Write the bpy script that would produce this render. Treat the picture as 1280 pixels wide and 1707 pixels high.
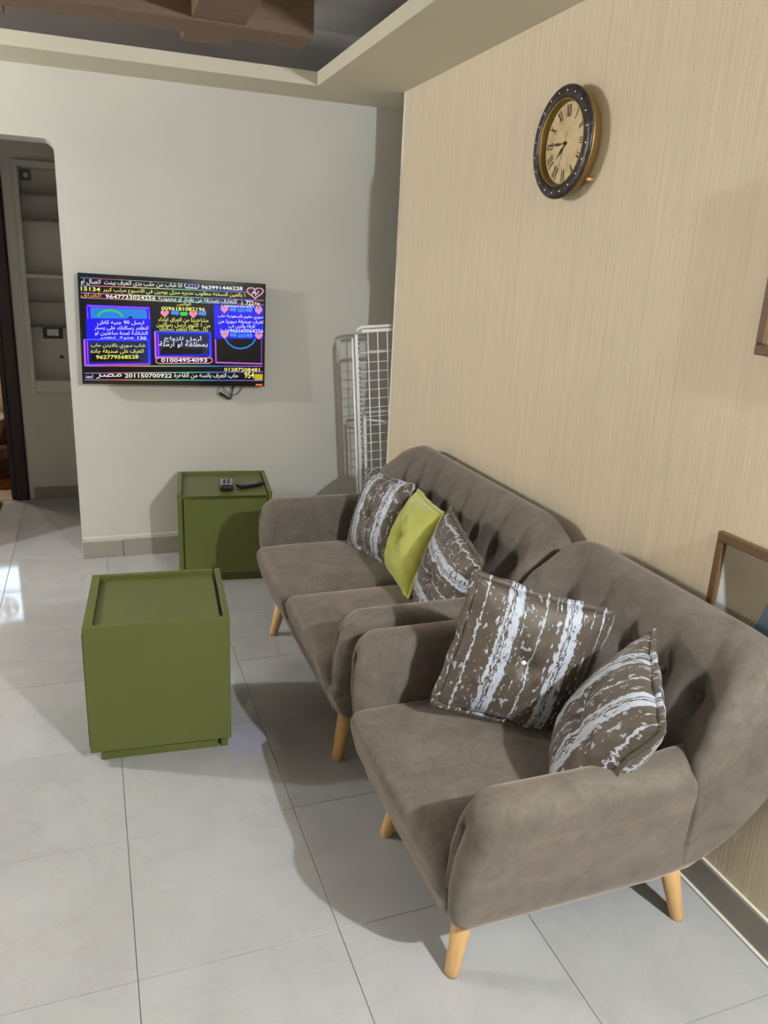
import bpy, bmesh, math, random
from mathutils import Vector, Matrix, Euler, noise
random.seed(7)
S = bpy.context.scene
COL = S.collection
for _o in list(bpy.data.objects):
    bpy.data.objects.remove(_o)

# ------------------------------------------------------------------ camera
FPX = 1295.67
CAM = Vector((0, 0, 1.65))
RX = Vector((0.93799, -0.34348, 0.04676))      # image right in the room
DN = Vector((-0.06021, -0.29427, -0.95382))    # image down
FW = Vector((0.34138, 0.89187, -0.29670))      # viewing direction
cam = bpy.data.cameras.new('camera')
cam.sensor_fit = 'VERTICAL'; cam.sensor_height = 36.0
cam.lens = FPX / 1707 * 36.0
cam.clip_start = 0.02
camo = bpy.data.objects.new('camera', cam); COL.objects.link(camo)
m = Matrix((RX, -DN, -FW)).transposed().to_4x4(); m.translation = CAM
camo.matrix_world = m
S.camera = camo

# ------------------------------------------------------------------ world, lights, exposure
S.view_settings.view_transform = 'Standard'; S.view_settings.look = 'None'
S.view_settings.gamma = 1.0; S.view_settings.use_curve_mapping = False
S.view_settings.exposure = -0.1
W = bpy.data.worlds.new('sky'); S.world = W; W.use_nodes = True
bg = W.node_tree.nodes['Background']
bg.inputs[0].default_value = (0.62, 0.78, 1.0, 1); bg.inputs[1].default_value = 0.6

def point_light(name, loc, power, col, r):
    l = bpy.data.lights.new(name, 'POINT'); l.energy = power; l.color = col; l.shadow_soft_size = r
    o = bpy.data.objects.new(name, l); COL.objects.link(o); o.location = loc
    return o
# the two wall lamps stand outside the frame: their places follow from the shadows of the sofa, rack, television and clock
point_light('wall_lamp_right_offscreen', (1.40, -0.70, 2.40), 340, (0.92, 0.97, 1.0), 0.025)
point_light('wall_lamp_left_offscreen', (-2.35, 3.50, 2.15), 180, (0.94, 0.97, 1.0), 0.04)
# the lit bathroom beyond the doorway
point_light('bathroom_lamp_offscreen', (-1.3, 6.6, 2.2), 60, (1.0, 0.74, 0.46), 0.08)

# ------------------------------------------------------------------ dimensions (metres)
XW = 1.544        # room face of the right wall
XL = -2.60        # left wall
YB = 4.47         # room face of the back wall
YR = -1.80        # rear wall, behind the camera
YH = 5.75         # hall back wall
ZS = 2.50         # soffit height
ZC = 2.72         # tray ceiling height

# ------------------------------------------------------------------ materials
def srgb(r, g, b):
    f = lambda c: (c / 255 / 12.92) if c / 255 <= 0.04045 else ((c / 255 + 0.055) / 1.055) ** 2.4
    return (f(r), f(g), f(b), 1.0)
def mat(name, col, rough=0.5, metal=0.0, spec=0.5, emit=0.0, emit_col=None, sheen=0.0, coat=0.0):
    M = bpy.data.materials.new(name); M.use_nodes = True
    b = M.node_tree.nodes['Principled BSDF']
    b.inputs['Base Color'].default_value = col; b.inputs['Roughness'].default_value = rough
    b.inputs['Metallic'].default_value = metal; b.inputs['Specular IOR Level'].default_value = spec
    if sheen:
        b.inputs['Sheen Weight'].default_value = sheen; b.inputs['Sheen Roughness'].default_value = 0.4
    if coat: b.inputs['Coat Weight'].default_value = coat
    if emit:
        b.inputs['Emission Color'].default_value = emit_col or col; b.inputs['Emission Strength'].default_value = emit
    return M
class NT:
    """small helper round a material's node tree"""
    def __init__(s, M):
        s.t = M.node_tree; s.n = s.t.nodes; s.l = s.t.links; s.b = s.n['Principled BSDF']
    def node(s, kind, **kw):
        x = s.n.new(kind)
        for k, v in kw.items(): setattr(x, k, v)
        return x
    def coord(s, scale=(1, 1, 1), rot=(0, 0, 0), loc=(0, 0, 0), which='Object'):
        c = s.node('ShaderNodeTexCoord'); mp = s.node('ShaderNodeMapping')
        mp.inputs['Scale'].default_value = scale; mp.inputs['Rotation'].default_value = rot; mp.inputs['Location'].default_value = loc
        s.l.new(c.outputs[which], mp.inputs['Vector']); return mp.outputs['Vector']
    def noise(s, vec, scale, detail=3, rough=0.55, dist=0.0):
        x = s.node('ShaderNodeTexNoise'); x.inputs['Scale'].default_value = scale; x.inputs['Detail'].default_value = detail
        x.inputs['Roughness'].default_value = rough; x.inputs['Distortion'].default_value = dist
        s.l.new(vec, x.inputs['Vector']); return x.outputs['Fac']
    def ramp(s, fac, stops):
        r = s.node('ShaderNodeValToRGB'); e = r.color_ramp.elements
        while len(e) < len(stops): e.new(0.5)
        for i, (p, c) in enumerate(stops): e[i].position = p; e[i].color = c
        s.l.new(fac, r.inputs['Fac']); return r.outputs['Color']
    def math(s, op, a, b=None, clamp=False):
        x = s.node('ShaderNodeMath', operation=op); x.use_clamp = clamp
        for i, v in enumerate((a, b)):
            if v is None: continue
            if isinstance(v, (int, float)): x.inputs[i].default_value = v
            else: s.l.new(v, x.inputs[i])
        return x.outputs[0]
    def mix(s, fac, a, b):
        x = s.node('ShaderNodeMix', data_type='RGBA')
        for sock, v in ((x.inputs[0], fac), (x.inputs[6], a), (x.inputs[7], b)):
            if isinstance(v, (int, float)): sock.default_value = v
            elif isinstance(v, tuple): sock.default_value = v
            else: s.l.new(v, sock)
        return x.outputs[2]
    def base(s, c): s.l.new(c, s.b.inputs['Base Color'])
    def rough(s, c): s.l.new(c, s.b.inputs['Roughness'])
    def bump(s, h, strength=0.2, dist=0.01):
        x = s.node('ShaderNodeBump'); x.inputs['Strength'].default_value = strength; x.inputs['Distance'].default_value = dist
        s.l.new(h, x.inputs['Height']); s.l.new(x.outputs[0], s.b.inputs['Normal'])
def scaled(c, k): return (c[0] * k, c[1] * k, c[2] * k, 1)

def plaster(name, col, var=0.05, bump=0.08):
    M = mat(name, col, 0.75, spec=0.3); n = NT(M)
    v = n.coord()
    f = n.noise(v, 1.3, 4)
    n.base(n.ramp(f, [(0.3, scaled(col, 1 - var)), (0.7, scaled(col, 1 + var))]))
    n.bump(n.noise(v, 60, 3), bump, 0.004)
    return M
M_WALL = plaster('white_wall_paint', srgb(191, 190, 183))
M_SOFF = plaster('cream_soffit_paint', srgb(206, 200, 182), 0.04)
M_CEIL = plaster('grey_ceiling_paint', srgb(196, 194, 196), 0.05)
M_HALL = plaster('hall_wall_paint', srgb(205, 204, 196))
M_LEFT = plaster('beige_left_wall_paint', srgb(178, 164, 140))

def wallpaper():
    c = srgb(216, 203, 179)
    M = mat('ribbed_beige_wallpaper', c, 0.55, spec=0.35); n = NT(M)
    v = n.coord(scale=(1, 90, 2.2)); v2 = n.coord(scale=(1, 240, 5)); v3 = n.coord(scale=(1, 2.2, 0.5))
    a = n.noise(v, 1.0, 3, 0.6); b = n.noise(v2, 1.0, 2, 0.5); w = n.noise(v3, 1.0, 2)
    h = n.math('ADD', n.math('MULTIPLY', a, 0.6), n.math('MULTIPLY', b, 0.4))
    col = n.ramp(h, [(0.32, scaled(c, 0.90)), (0.62, scaled(c, 1.06))])
    n.base(n.mix(n.math('MULTIPLY', w, 0.25), col, scaled(c, 0.92)))
    n.bump(h, 0.24, 0.006)
    return M
M_PAPER = wallpaper()
M_SEAM = mat('pale_seam_filler', srgb(232, 222, 198), 0.6)

def tile_mat():
    c = srgb(172, 173, 174)
    M = mat('glossy_grey_floor_tile', c, 0.14, spec=0.55); n = NT(M)
    v = n.coord(which='Generated', scale=(1, 1, 1)); g = n.node('ShaderNodeNewGeometry')
    mp = n.node('ShaderNodeMapping'); n.l.new(g.outputs['Position'], mp.inputs['Vector']); p = mp.outputs['Vector']
    oi = n.node('ShaderNodeObjectInfo')
    f = n.noise(p, 3.2, 6, 0.6, 0.6)
    col = n.ramp(f, [(0.35, scaled(c, 0.93)), (0.52, c), (0.68, scaled(c, 1.05))])
    vein = n.noise(p, 2.0, 5, 0.62, 1.6)
    k = n.math('SUBTRACT', 1.0, n.math('MULTIPLY', n.math('ABSOLUTE', n.math('SUBTRACT', vein, 0.5)), 34.0), clamp=True)
    col = n.mix(n.math('MULTIPLY', k, 0.09), col, srgb(140, 132, 122))
    r = n.math('ADD', n.math('MULTIPLY', oi.outputs['Random'], 0.05), 0.975)
    hs = n.node('ShaderNodeHueSaturation'); n.l.new(r, hs.inputs['Value']); n.l.new(col, hs.inputs['Color'])
    n.base(hs.outputs[0])
    n.rough(n.math('ADD', n.math('MULTIPLY', n.noise(p, 7, 3), 0.06), 0.03))
    return M
M_TILE = tile_mat()
M_GROUT = mat('dark_grey_grout', srgb(132, 128, 120), 0.9)
M_SKIRT = plaster('taupe_skirting_tile', srgb(148, 144, 136), 0.06, 0.02)
M_SKIRT.node_tree.nodes['Principled BSDF'].inputs['Roughness'].default_value = 0.35
M_CAULK = mat('white_caulk', srgb(225, 220, 210), 0.6)

def velvet():
    c = srgb(99, 92, 86)
    M = mat('taupe_velvet', c, 0.85, spec=0.2, sheen=0.55); n = NT(M)
    n.b.inputs['Sheen Tint'].default_value = srgb(205, 190, 178)
    v = n.coord(); f = n.noise(v, 9, 8, 0.72, 0.9); st = n.noise(n.coord(scale=(1, 1, 0.3)), 70, 4, 0.7, 0.4)
    g = n.math('ADD', n.math('MULTIPLY', f, 0.7), n.math('MULTIPLY', st, 0.3))
    n.base(n.ramp(g, [(0.34, scaled(c, 0.72)), (0.50, c), (0.66, scaled(c, 1.32))]))
    n.bump(n.noise(v, 28, 4, 0.6, 0.5), 0.10, 0.006)
    return M
M_VEL = velvet()
M_BTN = mat('taupe_button_fabric', srgb(104, 92, 82), 0.8, spec=0.2, sheen=0.3)

def stripe_fabric(name, axis, seed, dark=(80, 70, 61), light=(186, 194, 208), pitch=0.165, off=0.0):
    M = mat(name, srgb(*dark), 0.55, spec=0.35, sheen=0.3); n = NT(M)
    rot = (0, 0, 0) if axis == 'v' else (0, math.pi / 2, 0)      # stripes along local z, or along local x
    C_ = lambda sx, sz, l: n.coord(scale=(sx, 0.02, sz), rot=rot, loc=(l, 0, l * 0.7))
    sx = n.node('ShaderNodeSeparateXYZ'); n.l.new(C_(1, 1, 0), sx.inputs[0])
    frag = n.noise(C_(1, 0.45, seed + 9), 120, 3, 0.6, 0.3)           # broken, knitted edges
    wob = n.noise(C_(1, 0.30, seed + 5), 24, 2, 0.5)
    X = n.math('ADD', n.math('ADD', sx.outputs[0], off), n.math('ADD', n.math('MULTIPLY', n.math('SUBTRACT', frag, 0.5), 0.024), n.math('MULTIPLY', n.math('SUBTRACT', wob, 0.5), 0.022)))
    # position inside one repeat, 0..1
    f = n.math('FRACT', n.math('ADD', n.math('DIVIDE', X, pitch), 10.0))
    B, W_ = (0, 0, 0, 1), (1, 1, 1, 1); g = (0.42, 0.42, 0.42, 1)
    r = n.node('ShaderNodeValToRGB'); r.color_ramp.interpolation = 'CONSTANT'; e = r.color_ramp.elements
    stops = [(0.0, B), (0.05, W_), (0.075, B), (0.30, g), (0.335, B), (0.40, W_), (0.47, B), (0.495, W_), (0.52, B), (0.545, W_), (0.68, B), (0.735, g), (0.765, B), (0.86, g), (0.885, B)]
    while len(e) < len(stops): e.new(0.5)
    for i, (p_, c_) in enumerate(stops): e[i].position = p_; e[i].color = c_
    n.l.new(f, r.inputs['Fac'])
    band = r.outputs['Color']
    gap = n.noise(C_(1, 0.35, seed + 2), 95, 3, 0.65, 0.25)
    # solid lines keep to the frays, the fainter ones break into dashes
    k = n.math('GREATER_THAN', n.math('ADD', band, n.math('MULTIPLY', n.math('SUBTRACT', gap, 0.5), 3.4)), 0.66)
    speck = n.math('MULTIPLY', n.math('GREATER_THAN', n.noise(C_(1, 0.5, seed + 17), 75, 2, 0.55), 0.63), 0.75)
    k = n.math('MAXIMUM', k, speck)
    c = n.mix(n.noise(C_(1, 0.5, seed), 26, 4, 0.65), scaled(srgb(*dark), 0.40), scaled(srgb(*dark), 1.60))
    lt = n.mix(gap, scaled(srgb(*light), 0.62), scaled(srgb(*light), 1.15))
    n.base(n.mix(k, c, lt))
    n.bump(n.math('ADD', k, gap), 0.22, 0.003)
    return M
M_LIME = mat('lime_velvet', srgb(172, 174, 86), 0.7, spec=0.25, sheen=0.4)
_n = NT(M_LIME); _n.base(_n.ramp(_n.noise(_n.coord(), 11, 4), [(0.3, srgb(164, 166, 78)), (0.7, srgb(182, 184, 96))])); _n.bump(_n.noise(_n.coord(), 18, 3), 0.2, 0.01)

def wood(name, c, scale=(14, 14, 1.2), k=0.12, rough=0.45):
    M = mat(name, c, rough); n = NT(M)
    f = n.noise(n.coord(scale=scale), 3.0, 4, 0.6, 0.6)
    n.base(n.ramp(f, [(0.3, scaled(c, 1 - k)), (0.7, scaled(c, 1 + k))])); return M
M_LEG = wood('light_beech', srgb(202, 164, 112))
M_BEAM = wood('brown_beam_wood', srgb(104, 82, 62), (2, 14, 14), 0.18, 0.6)
M_DOORW = wood('dark_mahogany_casing', srgb(30, 14, 10), (10, 10, 1), 0.3, 0.5)
M_DOORW.node_tree.nodes['Principled BSDF'].inputs['Specular IOR Level'].default_value = 0.25
M_FRAME = wood('brown_picture_frame', srgb(98, 74, 46), (20, 20, 20), 0.1, 0.5)
M_GREEN = mat('olive_green_lacquer', srgb(87, 95, 45), 0.38, spec=0.4)
_n = NT(M_GREEN); _n.base(_n.ramp(_n.noise(_n.coord(), 3, 3), [(0.3, srgb(85, 93, 44)), (0.7, srgb(89, 97, 47))]))
M_BLACK = mat('black_plastic', srgb(18, 18, 20), 0.35)
M_GLOSSB = mat('gloss_black_bezel', srgb(10, 10, 13), 0.12)
M_GREYP = mat('grey_button_plastic', srgb(120, 122, 126), 0.5)
M_SILVER = mat('silver_plastic', srgb(165, 165, 172), 0.25, metal=0.6)
M_WHITEM = mat('white_coated_steel', srgb(226, 226, 226), 0.35)
M_GREYM = mat('dark_grey_joint', srgb(80, 80, 82), 0.5)
M_GOLD = mat('antique_gold', srgb(132, 108, 60), 0.45, metal=0.7)
M_PEG = mat('brass_peg', srgb(205, 165, 90), 0.35, metal=0.5)
M_RING = mat('dark_bronze_ring', srgb(44, 32, 32), 0.35, spec=0.5)
_n = NT(M_RING); _n.base(_n.ramp(_n.noise(_n.coord(), 45, 4, 0.7), [(0.45, srgb(34, 24, 26)), (0.62, srgb(58, 46, 46)), (0.75, srgb(96, 88, 86))])); _n.bump(_n.noise(_n.coord(), 45, 3), 0.5, 0.006)
M_DIAL = mat('aged_cream_dial', srgb(214, 196, 156), 0.6)
_n = NT(M_DIAL); _n.base(_n.ramp(_n.noise(_n.coord(), 14, 5, 0.6, 0.5), [(0.35, srgb(196, 168, 128)), (0.5, srgb(212, 194, 152)), (0.7, srgb(222, 208, 170))]))
M_INK = mat('brown_black_ink', srgb(54, 42, 26), 0.6)
M_STUD = mat('pearl_stud', srgb(240, 235, 225), 0.2)
M_GLASS = mat('shelf_glass', srgb(46, 52, 50), 0.05, spec=0.6)
M_PORC = mat('cream_porcelain', srgb(236, 226, 204), 0.15)
M_SWITCH = mat('white_switch_plastic', srgb(232, 230, 224), 0.35)
M_RUG = mat('dark_brown_mat', srgb(58, 40, 30), 0.95)
M_SILL = mat('cream_marble_sill', srgb(190, 172, 142), 0.3)

def brown_tile():
    c = srgb(84, 50, 28)
    M = mat('brown_marble_bath_tile', c, 0.2); n = NT(M)
    f = n.noise(n.coord(), 9, 6, 0.65, 1.5)
    n.base(n.ramp(f, [(0.3, srgb(52, 28, 16)), (0.5, c), (0.68, srgb(122, 80, 46))])); return M
M_BTILE = brown_tile()
M_BTRIM = mat('cream_border_tile', srgb(214, 190, 150), 0.3)

# ------------------------------------------------------------------ scene helpers
def obj(name, bm_or_me, material=None, parent=None, smooth=False, loc=None):
    if isinstance(bm_or_me, bmesh.types.BMesh):
        me = bpy.data.meshes.new(name); bm_or_me.normal_update(); bm_or_me.to_mesh(me); bm_or_me.free()
    else: me = bm_or_me
    if material is not None and len(me.materials) == 0: me.materials.append(material)
    if smooth:
        for p in me.polygons: p.use_smooth = True
    o = bpy.data.objects.new(name, me); COL.objects.link(o)
    if parent is not None: o.parent = parent
    if loc is not None: o.location = loc
    return o
def tag(o, label=None, cat=None, group=None, kind=None):
    if label: o['label'] = label
    if cat: o['category'] = cat
    if group: o['group'] = group
    if kind: o['kind'] = kind
    return o
def thing(name, label, cat, loc=(0, 0, 0), rz=0.0, group=None):
    o = bpy.data.objects.new(name, None); COL.objects.link(o); o.location = loc; o.rotation_euler = (0, 0, rz)
    o.empty_display_size = 0.1
    return tag(o, label, cat, group)
def struct(name, bm, material, parent=None):
    o = obj(name, bm, material, parent)
    if parent is None: tag(o, kind='structure')
    return o

# ------------------------------------------------------------------ mesh helpers
def add_box(bm, x0, x1, y0, y1, z0, z1, bev=0.0, seg=1, rot=None):
    r = bmesh.ops.create_cube(bm, size=1.0)
    vs = r['verts']
    cx, cy, cz = (x0 + x1) / 2, (y0 + y1) / 2, (z0 + z1) / 2
    for v in vs:
        v.co = Vector((v.co.x * (x1 - x0), v.co.y * (y1 - y0), v.co.z * (z1 - z0)))
        if rot is not None: v.co = rot @ v.co
        v.co += Vector((cx, cy, cz))
    if bev > 0:
        es = list({e for v in vs for e in v.link_edges})
        bmesh.ops.bevel(bm, geom=es, offset=bev, segments=seg, affect='EDGES', profile=0.5)
    return bm
def box(x0, x1, y0, y1, z0, z1, bev=0.0, seg=1):
    return add_box(bmesh.new(), x0, x1, y0, y1, z0, z1, bev, seg)
def loft(rings, cap0=True, cap1=True, closed=True, bm=None):
    bm = bm or bmesh.new(); R = [[bm.verts.new(p) for p in r] for r in rings]
    n = len(R[0])
    for a, b in zip(R, R[1:]):
        for i in range(n if closed else n - 1):
            j = (i + 1) % n
            bm.faces.new((a[i], a[j], b[j], b[i]))
    for flag, r in ((cap0, R[0]), (cap1, R[-1])):
        if flag:
            c = bm.verts.new(sum((v.co for v in r), Vector()) / n)
            for i in range(n): bm.faces.new((r[i], r[(i + 1) % n], c))
    bmesh.ops.recalc_face_normals(bm, faces=bm.faces)
    return bm
def tube(pts, r, n=10, bm=None, cap=True):
    pts = [Vector(p) for p in pts]; rs = r if isinstance(r, (list, tuple)) else [r] * len(pts)
    rings = []; up = Vector((0, 0, 1))
    for i, p in enumerate(pts):
        d = (pts[min(i + 1, len(pts) - 1)] - pts[max(i - 1, 0)]).normalized()
        a = d.cross(up if abs(d.z) < 0.95 else Vector((1, 0, 0))).normalized(); b = d.cross(a)
        rings.append([p + (a * math.cos(t) + b * math.sin(t)) * rs[i] for t in [2 * math.pi * k / n for k in range(n)]])
    return loft(rings, cap, cap, True, bm)
def lathe(prof, n=48, bm=None, closed=False):
    """prof: (radius, height) pairs, revolved about the local z axis"""
    bm = bm or bmesh.new(); R = []
    for r, h in prof:
        R.append([bm.verts.new((r * math.cos(2 * math.pi * k / n), r * math.sin(2 * math.pi * k / n), h)) for k in range(n)])
    rng = range(len(R)) if closed else range(len(R) - 1)
    for i in rng:
        a, b = R[i], R[(i + 1) % len(R)]
        for k in range(n): bm.faces.new((a[k], a[(k + 1) % n], b[(k + 1) % n], b[k]))
    bmesh.ops.remove_doubles(bm, verts=bm.verts, dist=1e-6)
    bmesh.ops.recalc_face_normals(bm, faces=bm.faces)
    return bm
def prism(pts, y0, y1, bm=None):
    """outline in (x, z) extruded between y0 and y1"""
    bm = bm or bmesh.new()
    a = [bm.verts.new((x, y0, z)) for x, z in pts]; b = [bm.verts.new((x, y1, z)) for x, z in pts]
    n = len(pts)
    bm.faces.new(a); bm.faces.new(b[::-1])
    for i in range(n): bm.faces.new((a[i], b[i], b[(i + 1) % n], a[(i + 1) % n]))
    bmesh.ops.triangulate(bm, faces=[f for f in bm.faces if len(f.verts) > 4])
    bmesh.ops.recalc_face_normals(bm, faces=bm.faces)
    return bm
def catmull(ctrl, per=6, closed=True):
    out = []; n = len(ctrl)
    for i in range(n if closed else n - 1):
        P = [Vector(ctrl[(i + k) % n]) if closed else Vector(ctrl[min(max(i + k, 0), n - 1)]) for k in (-1, 0, 1, 2)]
        for s in range(per):
            t = s / per
            out.append(0.5 * ((2 * P[1]) + (-P[0] + P[2]) * t + (2 * P[0] - 5 * P[1] + 4 * P[2] - P[3]) * t * t + (-P[0] + 3 * P[1] - 3 * P[2] + P[3]) * t ** 3))
    if not closed: out.append(Vector(ctrl[-1]))
    return out
def interp(tab, x):
    if x <= tab[0][0]: return tab[0][1]
    for (a, fa), (b, fb) in zip(tab, tab[1:]):
        if x <= b: return fa + (fb - fa) * (x - a) / (b - a)
    return tab[-1][1]
def smooth(t):
    t = min(max(t, 0.0), 1.0); return t * t * (3 - 2 * t)
def rounded_box(sx, sy, sz, r, n=14, fn=None):
    """box sx*sy*sz centred on the origin with rounded edges; fn(co) may reshape it"""
    bm = bmesh.new(); hx, hy, hz = sx / 2, sy / 2, sz / 2
    def axis(h):
        inner = [-h + r + (2 * h - 2 * r) * k / n for k in range(n + 1)]
        e = [-h + r * q for q in (0, 0.12, 0.35, 0.65)]
        return e + inner + [-x for x in e[::-1]]
    ax, ay, az = axis(hx), axis(hy), axis(hz)
    def face(u, v, put):
        G = [[bm.verts.new(put(a, b)) for b in v] for a in u]
        for i in range(len(u) - 1):
            for j in range(len(v) - 1): bm.faces.new((G[i][j], G[i + 1][j], G[i + 1][j + 1], G[i][j + 1]))
    for s in (-1, 1):
        face(ax, ay, lambda a, b: (a, b, s * hz)); face(ax, az, lambda a, b: (a, s * hy, b)); face(ay, az, lambda a, b: (s * hx, a, b))
    bmesh.ops.remove_doubles(bm, verts=bm.verts, dist=1e-5)
    for v in bm.verts:
        c = Vector((min(max(v.co.x, -hx + r), hx - r), min(max(v.co.y, -hy + r), hy - r), min(max(v.co.z, -hz + r), hz - r)))
        d = v.co - c
        if d.length > 1e-9: v.co = c + d.normalized() * r
        if fn: v.co = Vector(fn(v.co))
    bmesh.ops.recalc_face_normals(bm, faces=bm.faces)
    return bm

# ================================================================== THE SETTING
# floor: a grout slab with one object for each tile
floor = struct('floor', box(XL, 2.3, YR, 7.4, -0.08, -0.004), M_GROUT)
TP = 0.503; TX0 = 0.0155; TY0 = 1.5316
tile_me = None
def tile_mesh(w, d):
    return add_box(bmesh.new(), -w / 2, w / 2, -d / 2, d / 2, -0.012, 0.0, 0.0008, 1)
full = bpy.data.meshes.new('tile'); b_ = tile_mesh(TP - 0.0016, TP - 0.0016); b_.to_mesh(full); b_.free(); full.materials.append(M_TILE)
for i in range(-6, 5):
    for j in range(-7, 9):
        x0, x1 = TX0 + i * TP, TX0 + (i + 1) * TP; y0, y1 = TY0 + j * TP, TY0 + (j + 1) * TP
        cx0, cx1, cy0, cy1 = max(x0, XL), min(x1, 2.2), max(y0, YR), min(y1, YH + 0.02)
        if cx1 - cx0 < 0.02 or cy1 - cy0 < 0.02: continue
        if abs((cx1 - cx0) - TP) < 1e-4 and abs((cy1 - cy0) - TP) < 1e-4:
            obj('tile', full, None, floor, loc=((x0 + x1) / 2, (y0 + y1) / 2, 0))
        else:
            obj('tile', tile_mesh(cx1 - cx0 - 0.0016, cy1 - cy0 - 0.0016), M_TILE, floor, loc=((cx0 + cx1) / 2, (cy0 + cy1) / 2, 0))

# back wall with the hall opening (rounded upper corner), 0.2 m thick
OX, OZ = -0.11, 2.185
arc = [(OX - 0.05 + 0.05 * math.cos(t), OZ - 0.05 + 0.05 * math.sin(t)) for t in [math.pi / 2 * k / 6 for k in range(7)]]
pts = [(2.2, 0.0), (2.2, 2.75), (XL, 2.75), (XL, 0.0), (-1.0, 0.0), (-1.0, OZ)] + arc[::-1] + [(OX, 0.0)]
bm = bmesh.new()
add_box(bm, OX, 2.2, YB, YB + 0.20, 0, 2.75); add_box(bm, XL, -1.0, YB, YB + 0.20, 0, 2.75); add_box(bm, -1.0, OX, YB, YB + 0.20, OZ, 2.75)
for y0_ in (YB,):      # rounded upper corner of the opening
    A_ = [bm.verts.new((x, YB, z)) for x, z in arc]; B_ = [bm.verts.new((x, YB + 0.20, z)) for x, z in arc]
    ca, cb = bm.verts.new((OX, YB, OZ)), bm.verts.new((OX, YB + 0.20, OZ))
    for k in range(6):
        bm.faces.new((A_[k], A_[k + 1], B_[k + 1], B_[k])); bm.faces.new((A_[k], A_[k + 1], ca)); bm.faces.new((B_[k], B_[k + 1], cb))
bmesh.ops.recalc_face_normals(bm, faces=bm.faces)
wb = struct('wall_back', bm, M_WALL)
# right wall: backing plus separately hung paper panels, ending before the back wall (a niche lies behind its end)
YE = 4.02
wr = struct('wall_right', box(XW + 0.0012, XW + 0.16, YR, YE, 0.0, 2.75), M_SEAM)
seams = [YE - 0.001, 2.893, 1.797, 0.70, -0.40, YR]
for a, b in zip(seams, seams[1:]):
    obj('panel', box(XW, XW + 0.006, b + 0.0022, a - 0.0022, 0.105, 2.52, 0.0008), M_PAPER, wr)
struct('trim_1', box(XW - 0.004, XW + 0.012, YE - 0.004, YE + 0.006, 0.0, 2.5, 0.001), M_CAULK)
struct('wall_niche', box(2.2, 2.3, YE - 1.0, YB + 0.2, 0.0, 2.75), M_WALL)
struct('wall_niche_side', box(XW + 0.16, 2.2, YE - 0.4, YE - 0.3, 0.0, 2.75), M_WALL)
struct('wall_left', box(XL - 0.15, XL, YR, YH + 0.2, 0.0, 2.75), M_LEFT)
# rear wall behind the camera, with an added unseen window for sky fill
bm = bmesh.new()
for a in ((XL, -0.5, 0, 2.75), (1.4, XW + 0.16, 0, 2.75), (-0.5, 1.4, 0, 0.9), (-0.5, 1.4, 2.25, 2.75)):
    add_box(bm, a[0], a[1], YR - 0.15, YR, a[2], a[3])
struct('wall_rear', bm, M_LEFT)
bm = bmesh.new()
for x0, x1, z0, z1 in ((-.5, -.44, .9, 2.25), (1.34, 1.4, .9, 2.25), (.42, .48, .9, 2.25), (-.5, 1.4, .9, .96), (-.5, 1.4, 2.19, 2.25)):
    add_box(bm, x0, x1, YR - 0.10, YR - 0.05, z0, z1, 0.004)
struct('added_window', bm, M_WHITEM)

# skirting tiles
def skirting(name, segs):
    base = None
    for k, (x0, x1, y0, y1, z1) in enumerate(segs):
        if base is None:
            base = struct(name, box(x0, x1, y0, y1, 0.0, z1, 0.002), M_SKIRT)
        else: obj('skirting_tile', box(x0, x1, y0, y1, 0.0, z1, 0.002), M_SKIRT, base)
    return base
def right_skirt():
    ys = [YE, 3.55, 3.05, 2.55, 2.05, 1.55, 1.045, 0.54, 0.04, -0.46, -0.96, -1.46, YR]
    return [(XW - 0.010, XW + 0.004, b + 0.001, a - 0.001, 0.100) for a, b in zip(ys, ys[1:])]
br = skirting('baseboard_right', right_skirt())
obj('caulk_line', box(XW - 0.008, XW + 0.002, YR, YE, 0.100, 0.1055, 0.0015), M_CAULK, br)
obj('floor_caulk', box(XW - 0.020, XW - 0.009, YR, YE, 0.0, 0.004, 0.001), M_CAULK, br)
xs = [OX + 0.002, 0.11, 0.42, 0.92, 1.42, 1.92, 2.19]
bb = skirting('baseboard_back', [(a + 0.001, b - 0.001, YB - 0.012, YB + 0.002, 0.098 + 0.004 * (k % 2)) for k, (a, b) in enumerate(zip(xs, xs[1:]))])
# ragged plaster edge above the skirting
bm = bmesh.new(); ring = []
rg = random.Random(3)
top, bot = [], []
for k in range(60):
    x = OX + 0.002 + (2.19 - OX) * k / 59
    top.append((x, YB - 0.005, 0.118)); bot.append((x, YB - 0.005, 0.090 + 0.016 * noise.noise((x * 9, 3, 1)) + 0.005 * rg.random()))
vt = [bm.verts.new(p) for p in top]; vb = [bm.verts.new(p) for p in bot]
vt2 = [bm.verts.new((p[0], YB + 0.001, p[2] + 0.012)) for p in top]
for k in range(59):
    bm.faces.new((vb[k], vb[k + 1], vt[k + 1], vt[k])); bm.faces.new((vt[k], vt[k + 1], vt2[k + 1], vt2[k]))
bmesh.ops.recalc_face_normals(bm, faces=bm.faces)
obj('plaster_edge', bm, M_WALL, bb)

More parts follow.
